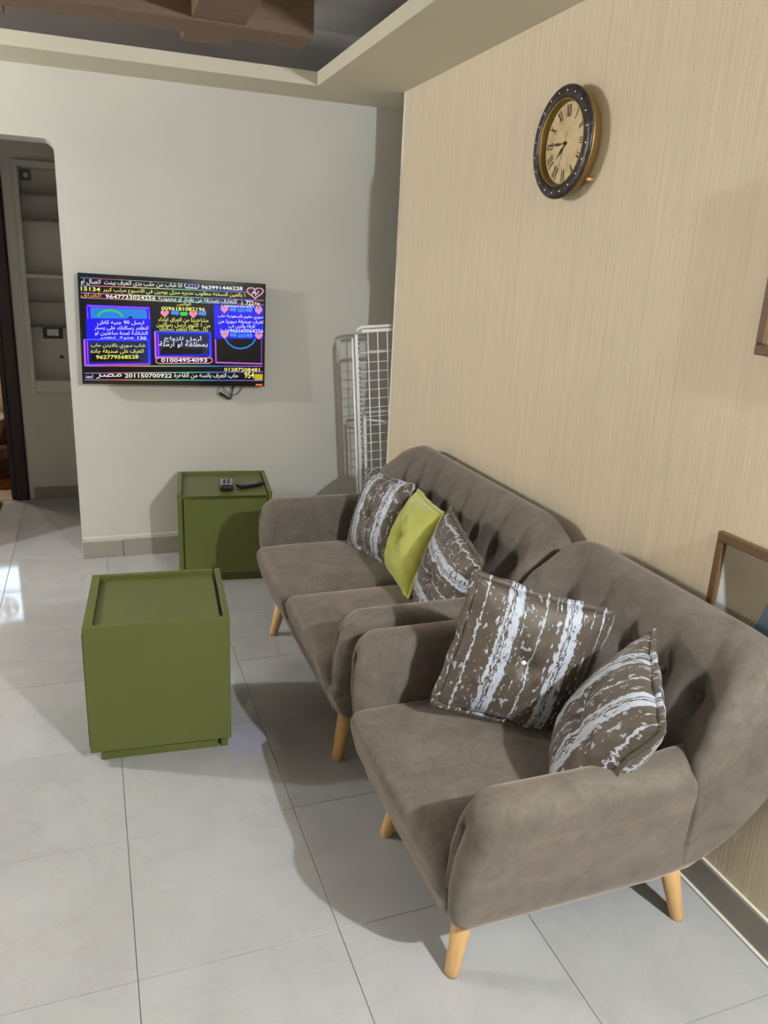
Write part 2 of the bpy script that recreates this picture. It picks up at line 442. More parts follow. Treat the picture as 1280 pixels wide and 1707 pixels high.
# ceiling: soffit ring with a lip, riser and tray ceiling
LX, LY = 1.125, 4.14
struct('ceiling', box(XL, 2.3, YR, YH + 0.2, ZC, ZC + 0.08), M_CEIL)
bm = bmesh.new()
add_box(bm, LX, 2.2, YR, LY, ZS, ZS + 0.062); add_box(bm, XL, 2.2, LY, YB, ZS, ZS + 0.062)
add_box(bm, XL, -2.2, YR, LY, ZS, ZS + 0.062); add_box(bm, -2.2, LX, YR, -1.3, ZS, ZS + 0.062)
struct('ceiling_soffit', bm, M_SOFF)
bm = bmesh.new()
add_box(bm, LX + 0.22, LX + 0.30, YR, LY + 0.28, ZS + 0.06, ZC); add_box(bm, XL, LX + 0.30, LY + 0.25, LY + 0.32, ZS + 0.06, ZC)
struct('ceiling_riser', bm, M_CEIL)

# hall: back wall with shelf niche and bathroom doorway
NX0, NX1, NZ0, NZ1 = -0.385, 0.42, 0.76, 2.19
DX0, DX1, DZ = -1.42, -0.545, 2.13
bm = bmesh.new()
add_box(bm, XL, DX0, YH, YH + 0.18, 0, 2.72); add_box(bm, DX0, DX1, YH, YH + 0.18, DZ, 2.72)
add_box(bm, DX1, NX0, YH, YH + 0.18, 0, 2.72); add_box(bm, NX1, 2.2, YH, YH + 0.18, 0, 2.72)
add_box(bm, NX0, NX1, YH, YH + 0.18, 0, NZ0); add_box(bm, NX0, NX1, YH, YH + 0.18, NZ1, 2.72)
add_box(bm, NX0, NX1, YH + 0.13, YH + 0.18, NZ0, NZ1)
struct('wall_hall', bm, M_HALL)
struct('wall_hall_end', box(0.62, 0.70, YB + 0.2, YH, 0, 2.72), M_HALL)
skirting('baseboard_hall', [(-0.43, 0.05, YH - 0.012, YH + 0.002, 0.085), (0.052, 0.55, YH - 0.012, YH + 0.002, 0.085)])
t = thing('shelf_niche', 'white recessed shelf unit with thin glass shelves in the hallway wall', 'shelf', (0, YH, 0))
bm = bmesh.new(); add_box(bm, NX0 - 0.010, NX0 + 0.022, -0.024, 0.12, NZ0 - 0.02, NZ1 - 0.025, 0.003)
obj('side_board', bm, M_HALL, t)
obj('top_board', box(NX0 - 0.010, NX1, -0.022, 0.12, NZ1 - 0.026, NZ1 + 0.012, 0.003), M_HALL, t)
obj('bottom_board', box(NX0 + 0.022, NX1, -0.05, 0.12, NZ0, NZ0 + 0.075, 0.004), M_HALL, t)
obj('middle_shelf', box(NX0 + 0.022, NX1, -0.015, 0.125, 1.495, 1.52, 0.003), M_HALL, t)
for z in (2.005, 1.85, 1.345, 1.185): obj('glass_shelf', box(NX0 + 0.022, NX1, 0.0, 0.125, z - 0.004, z + 0.004), M_GLASS, t)
bm = lathe([(0, 0), (.012, 0), (.013, .006), (.008, .012), (0, .012)], 20); bmesh.ops.rotate(bm, verts=bm.verts, matrix=Matrix.Rotation(math.pi / 2, 3, 'X'))
o = obj('round_stud', bm, M_GREYM, None, True, (-0.19, YH + 0.131, 0.975)); tag(o, 'small round grey stud on the niche back below the glass shelves', 'stud')
t = thing('wall_switch', 'black framed switch plate with pale rocker on the niche back', 'switch', (-0.235, YH + 0.13, 1.14))
obj('frame', box(-.062, .062, -.010, .0005, -.042, .042, 0.003), M_BLACK, t); obj('rocker', box(-.036, .036, -.014, -.009, -.022, .022, 0.002), M_SWITCH, t)
t = thing('spot_fixture', 'small square grey fixture with round lens high in the shelf niche', 'fixture', (-0.325, YH + 0.13, 2.125))
obj('plate', box(-.032, .032, -.012, .0005, -.032, .032, 0.003), M_GREYP, t)
bm = lathe([(0, 0), (.016, 0), (.016, .010), (.010, .012), (0, .008)], 20); bmesh.ops.rotate(bm, verts=bm.verts, matrix=Matrix.Rotation(math.pi / 2, 3, 'X')); 
obj('lens', bm, M_STUD, t, True, (0, -0.011, 0))

# bathroom doorway casing
bm = bmesh.new()
d = struct('door_1', box(DX1 - 0.03, DX1 + 0.01, YH - 0.01, YH + 0.18, 0.0, DZ, 0.004), M_DOORW)
obj('casing', box(DX1, DX1 + 0.085, YH - 0.028, YH + 0.002, 0.0, DZ + 0.08, 0.008, 2), M_DOORW, d)
obj('casing', box(DX0 - 0.085, DX0, YH - 0.028, YH + 0.002, 0.0, DZ + 0.08, 0.008, 2), M_DOORW, d)
obj('head_casing', box(DX0 - 0.085, DX1 + 0.085, YH - 0.03, YH + 0.002, DZ, DZ + 0.085, 0.008, 2), M_DOORW, d)
obj('threshold', box(DX0, DX1, YH - 0.01, YH + 0.19, 0.0, 0.022, 0.003), M_SILL, d)
# bathroom shell, tiled brown
YT = 7.2
wbth = struct('wall_bathroom', box(-2.4, 0.2, YT + 0.012, YT + 0.1, 0, 1.02), M_GROUT)
add = bmesh.new()
add_box(add, -2.4, -1.32, YT + 0.012, YT + 0.1, 1.02, 2.72); add_box(add, -0.70, 0.2, YT + 0.012, YT + 0.1, 1.02, 2.72); add_box(add, -1.32, -0.70, YT + 0.012, YT + 0.1, 1.60, 2.72)
struct('wall_bathroom_upper', add, M_GROUT)
struct('wall_bathroom_side', box(-0.42, -0.36, YH + 0.18, YT + 0.02, 0, 2.72), M_BTILE)
struct('wall_bathroom_left', box(-2.4, -2.34, YH + 0.18, YT + 0.02, 0, 2.72), M_BTILE)
def btile(x0, x1, z0, z1, m_, par): obj('wall_tile', box(x0 + .0015, x1 - .0015, YT, YT + 0.014, z0 + .0015, z1 - .0015, 0.001), m_, par)
for c in range(4):
    x0 = -1.62 + c * 0.30; x1 = x0 + 0.30
    z = 0.0
    while z < 1.0:
        btile(x0, x1, z, z + 0.20, M_BTILE, wbth); z += 0.20
# striped border beside the window: alternating narrow cream and brown strips
for k in range(12):
    z0 = 1.0 + k * 0.032
    btile(-0.70, -0.42, z0, z0 + 0.032, M_BTRIM if k % 2 == 0 else M_BTILE, wbth)
for k in range(4): btile(-0.70, -0.42, 1.384 + k * 0.3, 1.384 + (k + 1) * 0.3, M_BTILE, wbth)
for c in range(3):
    x0 = -1.62 + c * 0.30; x1 = min(x0 + 0.30, -0.70)
    z = 1.60
    while z < 2.6:
        btile(x0, x1, z, z + 0.20, M_BTILE, wbth); z += 0.20
for k in range(3): btile(-1.62, -1.32, 1.0 + k * 0.2, 1.2 + k * 0.2, M_BTILE, wbth)
fb = struct('floor_bathroom', box(-2.4, -0.40, YH + 0.19, YT, -0.01, 0.008), M_GROUT)
for i in range(4):
    for j in range(7):
        obj('floor_plank', box(-1.62 + i * .3 + .001, -1.62 + (i + 1) * .3 - .001, YH + 0.19 + j * .18 + .001, min(YH + 0.19 + (j + 1) * .18 - .001, YT), 0.0, 0.014, 0.001), M_BTILE, fb)
struct('trim_2', box(-2.3, -0.43, 6.98, 7.10, 0.0, 0.10, 0.006), M_SILL)
bm = bmesh.new()
for a in ((-1.32, -1.29, 1.02, 1.6), (-.73, -.70, 1.02, 1.6), (-1.32, -.70, 1.02, 1.05), (-1.32, -.70, 1.57, 1.6), (-1.32, -.70, 1.27, 1.29)):
    add_box(bm, a[0], a[1], YT + 0.02, YT + 0.06, a[2], a[3], 0.003)
w2 = struct('window_2', bm, M_WHITEM)
M_PANE = mat('frosted_daylight_pane', srgb(190, 215, 255), 0.4, emit=5.5, emit_col=(0.60, 0.78, 1.0, 1))
obj('pane', box(-1.30, -.72, YT + 0.045, YT + 0.055, 1.04, 1.58), M_PANE, w2)
t = thing('exhaust_fan', 'round beige exhaust fan set in the bathroom window', 'fan', (-0.86, YT + 0.02, 1.43))
bm = lathe([(.085, 0), (.105, 0), (.11, .02), (.085, .03)], 32, closed=True); bmesh.ops.rotate(bm, verts=bm.verts, matrix=Matrix.Rotation(math.pi / 2, 3, 'X')); obj('ring', bm, M_BTRIM, t, True)
for k in range(5):
    bm = box(.008, .085, -.004, .004, -.022, .022, .002); bmesh.ops.rotate(bm, verts=bm.verts, matrix=Matrix.Rotation(k * 2 * math.pi / 5, 3, 'Y') @ Matrix.Rotation(.4, 3, 'X')); obj('blade', bm, M_BTRIM, t, loc=(0, -.012, 0))
bm = lathe([(0, -.004), (.02, -.004), (.022, .02), (0, .024)], 20); bmesh.ops.rotate(bm, verts=bm.verts, matrix=Matrix.Rotation(math.pi / 2, 3, 'X')); obj('hub', bm, M_BTRIM, t, True)

# toilet in the bathroom
t = thing('toilet', 'cream porcelain toilet in the brown tiled bathroom', 'toilet', (-0.84, 6.62, 0.014))
def egg(rx, ry, z, dy=0): return [Vector((rx * math.cos(a), dy + ry * math.sin(a) * (1.15 if math.sin(a) < 0 else 0.85), z)) for a in [2 * math.pi * k / 28 for k in range(28)]]
obj('bowl', loft([egg(.11, .16, 0, .05), egg(.10, .15, .12, .05), egg(.14, .19, .25), egg(.19, .24, .37), egg(.195, .245, .395), egg(.15, .20, .395), egg(.11, .15, .28)]), M_PORC, t, True)
obj('seat', loft([egg(.20, .25, .397), egg(.205, .255, .41), egg(.195, .245, .425), egg(.0, .0, .428)], True, False), M_PORC, t, True)
obj('tank', box(-.20, .20, .19, .34, .38, .76, .03, 3), M_PORC, t, True); obj('tank_lid', box(-.21, .21, .18, .345, .755, .79, .012, 2), M_PORC, t)
o = obj('door_mat', rounded_box(0.62, 0.36, 0.014, 0.006, 4), M_RUG, None, False, (-0.94, 5.50, 0.0065)); tag(o, 'dark brown mat on the floor outside the bathroom doorway', 'mat')

# ================================================================== CEILING BEAMS
t = thing('ceiling_beam_frame', 'brown wooden beam lattice hanging in the tray ceiling', 'beam', (0, 0, 0))
ZB = 2.55
def beam(x0, x1, y0, y1, z0, ch, axis):
    if axis == 'x': pts_ = [(x0, ZC + .002), (x1, ZC + .002), (x1, z0 + 0.0), (x1 - ch, z0 - 0.0), (x0, z0)]
    bm = box(x0, x1, y0, y1, z0, ZC + 0.002, 0.004)
    return bm
for y in (3.645, 1.6, -0.4): obj('cross_beam', beam(-1.9, 0.945, y - 0.095, y + 0.095, ZB, 0.03, 'x'), M_BEAM, t)
def ybeam(x0, x1, y0, y1, z0, end):
    # long beam whose ends are cut at a slant
    pr = [(y0, ZC), (y1, ZC), (y1, z0 + 0.045), (y1 - end, z0), (y0 + end, z0), (y0, z0 + 0.045)]
    bm = bmesh.new(); A = [bm.verts.new((x0, y, z)) for y, z in pr]; B = [bm.verts.new((x1, y, z)) for y, z in pr]
    bm.faces.new(A); bm.faces.new(B[::-1])
    for i in range(6): bm.faces.new((A[i], B[i], B[(i + 1) % 6], A[(i + 1) % 6]))
    bmesh.ops.recalc_face_normals(bm, faces=bm.faces); return bm
for x in (0.555, -0.35, -1.25): obj('long_beam', ybeam(x - 0.105, x + 0.105, -0.85, 3.95, ZB + 0.012, 0.03), M_BEAM, t)

# ================================================================== SOFA AND ARMCHAIR
def seat_furniture(name, label, cat, yc, hb, legs_y, cushions, buttons, dx=0.0):
    X0 = 1.10
    root = thing(name, label, cat, (X0 + dx, yc, 0))
    L = lambda x: x - X0
    HW = [(0.19, 0.0), (0.32, 0.045), (0.45, 0.088), (0.62, 0.120), (0.75, 0.134), (0.87, 0.118)]
    # ---- backrest
    ctrl = [(1.12, .24), (1.17, .36), (1.235, .48), (1.31, .66), (1.365, .79), (1.395, .845), (1.435, .872), (1.475, .862), (1.508, .80), (1.522, .66), (1.525, .48), (1.495, .33), (1.44, .225), (1.38, .192), (1.22, .192)]
    prof = catmull([Vector((a, b, 0)) for a, b in ctrl], 7)
    cx_, cz_ = 1.35, 0.52
    bz = 0.69; fold = 0.004 if hb < 0.45 else 0.008
    def section(s, shrink, sv):
        out = []; a = abs(s)
        for p in prof:
            x, z = p.x, p.y
            front = 1.0 - smooth((x - interp([(.2, 1.22), (.5, 1.30), (.87, 1.435)], z)) / 0.05)
            wing = smooth((a - 0.62) / 0.38) ** 1.3 if hb < 0.45 else smooth((a - 0.78) / 0.22) ** 1.3
            xe = interp([(.19, 1.375), (.30, 1.325), (.62, 1.205), (.72, 1.235), (.80, 1.295), (.87, 1.385)], z)
            x += (xe - x) * front * wing
            z -= 0.055 * smooth((a - 0.70) / 0.30) ** 2 * smooth((z - .58) / .28)
            v = s * (hb + interp(HW, z) + 0.012 * smooth((a - .5) / .4))
            if front > 0.01:
                for by in buttons:
                    dv = v - by
                    if abs(dv) < 0.16:
                        x += front * (0.040 * math.exp(-((dv / .034) ** 2 + ((z - bz) / .040) ** 2)))
                        x += front * fold * math.exp(-(dv / .016) ** 2) * smooth((z - bz) / .05) * (1 - smooth((z - .80) / .08))
                        x += front * fold * 0.6 * math.exp(-(dv / .016) ** 2) * smooth((bz - z) / .05) * (1 - smooth((bz - .10 - z) / .1))
            x = cx_ + (x - cx_) * shrink; z = cz_ + (z - cz_) * (1 - (1 - shrink) * .55)
            out.append(Vector((L(x), v * sv, z)))
        return out
    rings = []
    caps = [(math.radians(t_)) for t_ in (75, 60, 45, 30, 15)]
    W0 = hb + 0.12; rr = 0.06
    N = int(150 * W0 / 0.7)
    sm = 1 - rr / W0
    for t_ in caps: rings.append(section(-(sm + rr / W0 * math.sin(t_)), 1 - 0.26 * (1 - math.cos(t_)), 1.0))
    for k in range(N + 1): rings.append(section(-sm + 2 * sm * k / N, 1.0, 1.0))
    for t_ in caps[::-1]: rings.append(section(sm + rr / W0 * math.sin(t_), 1 - 0.26 * (1 - math.cos(t_)), 1.0))
    back = obj('backrest', loft(rings), M_VEL, root, True)
    for by in buttons:
        bm = lathe([(0, .010), (.007, .009), (.011, .004), (.0125, -.003), (.010, -.008)], 18)
        bmesh.ops.rotate(bm, verts=bm.verts, matrix=Matrix.Rotation(-math.radians(68), 3, 'Y'))
        wing = smooth((abs(by) / W0 - 0.62) / 0.38) ** 1.3 if hb < .45 else 0.0
        obj('button', bm, M_BTN, back, True, (L(1.358 - 0.085 * wing), by, bz))
    # ---- arms
    XF = [(0.17, .722), (0.26, .694), (0.36, .678), (0.46, .674), (0.54, .682), (0.59, .700), (0.63, .725)]
    sec = catmull([Vector((a, b, 0)) for a, b in ((-.055, .19), (.0, .188), (.048, .32), (.096, .46), (.124, .555), (.121, .600), (.096, .621), (.052, .620), (.024, .592), (.006, .50), (-.015, .36), (-.05, .23))], 6)
    XE = lambda z: 1.245 + (0.62 - z) * 0.36
    for sgn in (-1, 1):
        rings = []
        def put(p, inset, x, dv=0.0):
            sp = Vector((interp([(.19, -.02), (.62, .072)], p.y), min(max(p.y, .245), .560), 0))
            q = p + (sp - p) * inset
            return Vector((L(x(q.y)), sgn * (hb + q.x - dv), q.y))
        for ph in (0, 14, 28, 42, 56, 72, 90):
            c = math.cos(math.radians(ph)); s_ = math.sin(math.radians(ph))
            rings.append([put(p, .80 * (1 - s_), lambda z: interp(XF, z) + 0.045 * (1 - c)) for p in sec])
        for k in range(1, 17):
            f = k / 16
            rings.append([put(p, 0.0, lambda z: (interp(XF, z) + 0.045) * (1 - f) + XE(z) * f, 0.010 * smooth((f - .80) / .20)) for p in sec])
        rings.append([put(p, 0.10, lambda z: XE(z) + 0.09, 0.030) for p in sec])
        obj('arm', loft(rings), M_VEL, root, True)
    # ---- base under the cushions
    def basefn(c):
        z = c.z + 0.265
        return Vector((L(c.x + 1.07 - 0.03 * smooth((z - .2) / .12) * smooth(-c.x / .35)), c.y * (1 + 0.12 * smooth((z - .2) / .14)), z))
    obj('base', rounded_box(0.735, 2 * hb - 0.03, 0.155, 0.035, 12, basefn), M_VEL, root, True)
    # ---- seat cushions
    for (v0, v1) in cushions:
        w = v1 - v0
        def cf(c, w=w, v0=v0, v1=v1):
            x, y, z = c
            u, q = x / 0.305, y / (w / 2)
            if z > 0: z += 0.022 * max(0, 1 - u ** 4) * max(0, 1 - q ** 4)
            z += 0.003 * noise.noise((x * 6 + v0 * 9, y * 6, 2))
            front = smooth((-u - 0.55) / 0.45)
            x -= 0.020 * front * (z / 0.08) - 0.006 * front * q * q
            return Vector((L(x + 0.958), y + (v0 + v1) / 2, z + 0.342))
        cu = obj('seat_cushion', rounded_box(0.61, w, 0.165, 0.045, 16, cf), M_VEL, root, True)
        rgm = []
        for k in range(33):   # piping along the front top edge
            q = -0.93 + 1.86 * k / 32
            rgm.append((L(0.6575 + 0.006 * q * q), q * w / 2 + (v0 + v1) / 2, 0.388))
        obj('piping', tube(rgm, 0.0035, 6), M_VEL, cu, True)
    # ---- legs
    for (fx, fy) in legs_y:
        tx = fx + (0.045 if fx < 1.1 else -0.045); ty = fy * (1 - 0.035 / abs(fy)) if abs(fy) > .05 else fy
        obj('leg', tube([(L(fx), fy, 0.0), (L(fx), fy, 0.006), (L(tx), ty, 0.215)], [0.0165, 0.0185, 0.030], 18), M_LEG, root, True)
    return root
seat_furniture('sofa', 'taupe velvet two-seat sofa with button-tufted back and three cushions', 'sofa', 2.75, 0.557,
               [(.728, -.505), (.722, .505), (1.40, -.505), (1.40, .505)], [(-.566, -.002), (.002, .566)],
               [-.525, -.375, -.225, -.075, .075, .225, .375, .525])
seat_furniture('armchair', 'taupe velvet armchair with button-tufted back and two striped cushions', 'armchair', 1.577, 0.312,
               [(.752, -.257), (.768, .257), (1.416, -.282), (1.40, .27)], [(-.322, .322)],
               [-.28, -.14, 0, .14, .28], -0.008)

# ================================================================== CUSHIONS
def cushion(name, label, c, nrm, roll, s, th, material, button_mat, group='throw cushions on the sofa and armchair', flange=0.016, seed=0, dimple=0.03):
    n = Vector(nrm).normalized(); a = Vector((0, 0, 1)).cross(n).normalized(); u = n.cross(a)
    r = math.radians(roll); ax = a * math.cos(r) + u * math.sin(r); ux = -a * math.sin(r) + u * math.cos(r)
    root = thing(name, label, 'cushion', c, 0, group)
    # local axes: x = ax, z = ux, -y = n
    root.rotation_euler = Matrix((ax, -n, ux)).transposed().to_euler()
    N = 40; h = s / 2
    def edge(p, q):
        bow = 0.055
        x = p * (1 - bow * (1 - q * q)) * h; z = q * (1 - bow * (1 - p * p)) * h
        return x, z
    bm = bmesh.new()
    for side in (-1, 1):
        G = []
        for i in range(N + 1):
            row = []
            for j in range(N + 1):
                p, q = -math.cos(math.pi * i / N), -math.cos(math.pi * j / N)
                x, z = edge(p, q)
                t_ = max(0.0, (1 - p * p) * (1 - q * q)) ** 0.42
                y = th * t_
                d2 = (p * p + q * q)
                y -= dimple * math.exp(-d2 / 0.014) + dimple * .35 * math.exp(-d2 / .10)
                # creases running in from the seams
                y += 0.0045 * t_ * noise.noise((p * 4.5 + seed * 5, q * 4.5, side + seed)) + 0.004 * (1 - t_) * math.sin(18 * p + seed) * math.sin(18 * q) * min(1, t_ * 4)
                ang = math.atan2(q, p); y += 0.006 * math.exp(-d2 / .25) * math.sin(6 * ang + seed) * min(1, d2 * 12)
                row.append(bm.verts.new((x, side * y, z)))
            G.append(row)
        for i in range(N):
            for j in range(N): bm.faces.new((G[i][j], G[i + 1][j], G[i + 1][j + 1], G[i][j + 1]))
    bmesh.ops.remove_doubles(bm, verts=bm.verts, dist=1e-6); bmesh.ops.recalc_face_normals(bm, faces=bm.faces)
    obj('cover', bm, material, root, True)
    # flange round the seam
    path = []
    M_ = 40
    for k in range(M_): path.append((-1 + 2 * k / M_, -1))
    for k in range(M_): path.append((1, -1 + 2 * k / M_))
    for k in range(M_): path.append((1 - 2 * k / M_, 1))
    for k in range(M_): path.append((-1, 1 - 2 * k / M_))
    rings = []
    for k, (p, q) in enumerate(path):
        x, z = edge(p, q)
        p2, q2 = path[(k + 1) % len(path)]; x2, z2 = edge(p2, q2)
        corner = max(0.0, 1 - (4 - abs(p) * 2 - abs(q) * 2) * 3)
        o_ = Vector((p if abs(p) > .999 else p ** 9, 0, q if abs(q) > .999 else q ** 9)).normalized()
        w = flange * (1 + 0.12 * math.sin(k * 0.55 + seed)) ; y = 0.003 * math.sin(k * 0.45 + seed) + 0.0012 * math.sin(k * 1.7)
        base = Vector((x, 0, z)); t1 = 0.0055
        rings.append([base - o_ * .006 + Vector((0, -t1, 0)), base + o_ * w * .5 + Vector((0, y - t1, 0)), base + o_ * w + Vector((0, y, 0)), base + o_ * w * .5 + Vector((0, y + t1, 0)), base - o_ * .006 + Vector((0, t1, 0))])
    rings.append(rings[0])
    bm = loft(rings, False, False); bmesh.ops.remove_doubles(bm, verts=bm.verts, dist=1e-6)
    obj('flange', bm, material, root, True)
    bm = lathe([(0, .006), (.006, .005), (.009, 0), (.0, -.004)], 14); bmesh.ops.rotate(bm, verts=bm.verts, matrix=Matrix.Rotation(math.pi / 2, 3, 'X'))
    obj('button', bm, button_mat, root, True, (0, -(th - dimple * 1.35 + 0.003), 0))
    return root
M_ST = [stripe_fabric('striped_chenille_%s' % k, a, sd) for k, a, sd in (('one', 'v', 1.0), ('two', 'h', 2.3), ('three', 'v', 3.7), ('four', 'v', 5.2))]
cushion('cushion', 'brown and silver striped cushion in the far corner of the sofa', (1.150, 3.06, 0.615), (-.92, -.20, .33), 2, .345, .072, M_ST[0], M_STUD, seed=1)
cushion('cushion', 'lime green velvet cushion between two striped ones on the sofa', (1.172, 2.715, 0.612), (-.93, .12, .34), 1, .35, .088, M_LIME, M_LIME, seed=2, flange=.014, dimple=.072)
cushion('cushion', 'brown and silver striped cushion leaning on the sofa arm beside the armchair', (1.14, 2.335, 0.60), (-.95, .10, .25), -9, .385, .078, M_ST[1], M_STUD, seed=3)
cushion('cushion', 'upright brown cushion with bold silver stripes facing out on the armchair', (1.065, 1.665, 0.645), (-.34, -.93, .10), -14, .38, .065, M_ST[2], M_STUD, seed=4, flange=.020)
cushion('cushion', 'striped cushion turned sideways against the armchair back and arm', (1.115, 1.345, 0.615), (-.745, .43, .49), -8, .385, .085, M_ST[3], M_STUD, seed=5)

# ================================================================== GREEN CABINETS
def cabinet(label, loc, rz, w, dp, hh, kind):
    root = thing('side_cabinet', label, 'cabinet', (loc[0], loc[1], 0), rz, 'olive green side cabinets')
    hw, hd = w / 2, dp / 2; t_ = 0.020; pl = 0.045; rec = 0.016
    obj('plinth', box(-hw + .03, hw - .045, -hd + .022, hd - .03, 0, pl + .004, .002), M_GREEN, root)
    bev = 0.0015
    if kind == 'drawer':      # front slab set between the side panels
        obj('side_panel', box(-hw, -hw + t_ + .004, -hd, hd, pl, hh, bev), M_GREEN, root)
        obj('side_panel', box(hw - t_, hw, -hd, hd, pl, hh, bev), M_GREEN, root)
        obj('back_panel', box(-hw + t_ + .004, hw - t_, hd - t_, hd, pl, hh, bev), M_GREEN, root)
        obj('carcass', box(-hw + t_ + .0045, hw - t_ - .0005, -hd + .02, hd - t_, pl, hh - rec - .02, 0), M_GREEN, root)
        obj('front_panel', box(-hw + t_ + .012, hw - t_ - .008, -hd + .001, -hd + .019, pl + .004, hh - rec - .001, bev), M_GREEN, root)
        obj('top_panel', box(-hw + t_ + .005, hw - t_ - .004, -hd + .001, hd - t_ - .001, hh - rec - .02, hh - rec, bev), M_GREEN, root)
    else:                     # door on the left side, plain overlay slab at the front
        obj('front_panel', box(-hw, hw, -hd, -hd + t_, pl, hh, bev), M_GREEN, root)
        obj('back_panel', box(-hw, hw - .028, hd - t_, hd, pl, hh, bev), M_GREEN, root)
        obj('side_panel', box(hw - t_, hw, -hd + t_, hd, pl, hh, bev), M_GREEN, root)
        obj('carcass', box(-hw + .03, hw - t_ - .001, -hd + t_, hd - t_, pl, hh - rec - .02, 0), M_GREEN, root)
        obj('rim_rail', box(-hw, -hw + .030, -hd + t_, hd - t_, hh - .03, hh, bev), M_GREEN, root)
        dr = obj('door', box(-hw - .006, -hw + .016, -hd + t_ + .006, hd - t_ - .006, pl + .006, hh - .034, bev), M_GREEN, root)
        obj('top_panel', box(-hw + .0305, hw - t_ - .010, -hd + t_, hd - t_, hh - rec - .02, hh - rec, bev), M_GREEN, root)
        obj('corner_foot', box(hw - .035, hw - .010, -hd + .022, -hd + .06, 0, pl + .002, .002), M_GREEN, root)
    return root
NR = math.radians(-4.5)
cabinet('olive green cube side cabinet with empty recessed top standing mid-floor', (0.170, 2.655), NR, .468, .462, .510, 'overlay')
FR = math.radians(-6.5)
cabinet('olive green side cabinet against the white wall with remotes on top', (0.642, 4.172), FR, .490, .455, .500, 'drawer')

# remotes on the far cabinet
ZT = 0.500 - 0.016
t = thing('remote_control', 'long slim black remote control on the green cabinet', 'remote', (0.775, 4.085, ZT), math.radians(18), 'remotes on the green cabinet')
obj('body', rounded_box(.155, .042, .018, .008, 6, lambda c: Vector((c.x, c.y * (1 - .12 * math.sin(c.x * 18)), c.z + .010 + .006 * (c.x / .08) ** 2))), M_BLACK, t, True)
for i in range(6):
    for j in range(3): obj('key', box(-.062 + i * .018, -.052 + i * .018, -.013 + j * .010, -.007 + j * .010, .018, .0225, .001), M_GREYP, t)
t = thing('remote_control', 'short black remote control with a silver face beside the long one', 'remote', (0.645, 4.085, ZT), math.radians(80), 'remotes on the green cabinet')
obj('body', rounded_box(.140, .072, .034, .012, 6, lambda c: Vector((c.x, c.y, c.z + .0175))), M_BLACK, t, True)
obj('face', rounded_box(.112, .064, .010, .004, 5, lambda c: Vector((c.x + .006, c.y, c.z + .033))), M_SILVER, t, True)
for i in range(4):
    for j in range(2): obj('key', box(-.04 + i * .022, -.028 + i * .022, -.018 + j * .022, -.004 + j * .022, .036, .0405, .001), M_BLACK, t)

# ================================================================== TELEVISION
TVW, TVH = 0.965, 0.56
tv = thing('television', 'flat screen television on the white wall showing colourful Arabic captions', 'television', (0.437, 4.397, 1.277))
tv.rotation_euler = Matrix(((0.99981, -0.0025, 0.01925), (0.0019, 0.99954, 0.03034), (-0.01931, -0.0303, 0.99935))).to_euler()
obj('housing', rounded_box(TVW - .01, .030, TVH - .01, .012, 6, lambda c: Vector((c.x, c.y + .020, c.z))), M_BLACK, tv, True)
bm = bmesh.new(); bz_ = .010
add_box(bm, -TVW / 2, TVW / 2, -.004, .010, TVH / 2 - .022, TVH / 2, .002); add_box(bm, -TVW / 2, TVW / 2, -.004, .010, -TVH / 2, -TVH / 2 + .020, .002)
add_box(bm, -TVW / 2, -TVW / 2 + bz_, -.004, .010, -TVH / 2 + .02, TVH / 2 - .022, .001); add_box(bm, TVW / 2 - bz_, TVW / 2, -.004, .010, -TVH / 2 + .02, TVH / 2 - .022, .001)
obj('bezel', bm, M_GLOSSB, tv)
obj('rear_bulge', box(-.28, .28, .03, .044, -.20, .08, .005, 2), M_BLACK, tv)
def emis(name, col, st):
    M = mat(name, (0.002, 0.002, 0.002, 1), 0.3, spec=0.15, emit=st, emit_col=col); return M
E_BG = emis('screen_black', srgb(4, 4, 14), 0.6)
scr = obj('screen', box(-TVW / 2 + bz_, TVW / 2 - bz_, -.0015, .004, -TVH / 2 + .018, TVH / 2 - .020), E_BG, tv)
# quad of the lit picture in the photograph -> position on the screen plane (bilinear)
SW, SH = TVW / 2 - bz_, None
ZTOP, ZBOT = TVH / 2 - .020, -TVH / 2 + .018
Q = [(50, 88), (1208, 160), (75, 722), (1195, 772)]
def homog(src):
    # projective map from the quad (tl, tr, bl, br) to the unit square, solved by Gauss elimination
    dst = [(0, 0), (1, 0), (0, 1), (1, 1)]; A = []
    for (x, y), (u, v) in zip(src, dst):
        A.append([x, y, 1, 0, 0, 0, -u * x, -u * y, u]); A.append([0, 0, 0, x, y, 1, -v * x, -v * y, v])
    n = 8
    for i in range(n):
        p = max(range(i, n), key=lambda r: abs(A[r][i])); A[i], A[p] = A[p], A[i]
        for r in range(n):
            if r != i:
                f = A[r][i] / A[i][i]
                A[r] = [a - f * b for a, b in zip(A[r], A[i])]
    return [A[i][8] / A[i][i] for i in range(n)]
HM = homog(Q)
def sc_(x, y):
    d = HM[6] * x + HM[7] * y + 1
    u = (HM[0] * x + HM[1] * y + HM[2]) / d; v = (HM[3] * x + HM[4] * y + HM[5]) / d
    return -SW + 2 * SW * u, ZTOP + (ZBOT - ZTOP) * v
WHT = emis('caption_white', (0.95, 0.97, 1, 1), 1.0); YEL = emis('caption_yellow', srgb(250, 250, 120), 1.0); ORA = emis('caption_orange', srgb(250, 170, 70), 1.0)
BLU = emis('panel_blue', srgb(30, 10, 250), 0.95); VIO = emis('panel_violet', srgb(205, 80, 250), 0.9); MAG = emis('panel_magenta', srgb(225, 110, 240), 0.9)
CYA = emis('panel_cyan', srgb(70, 150, 255), 0.9); NAV = emis('panel_navy', srgb(40, 50, 90), 0.7); SKY = emis('panel_sky', srgb(40, 140, 245), 0.9)
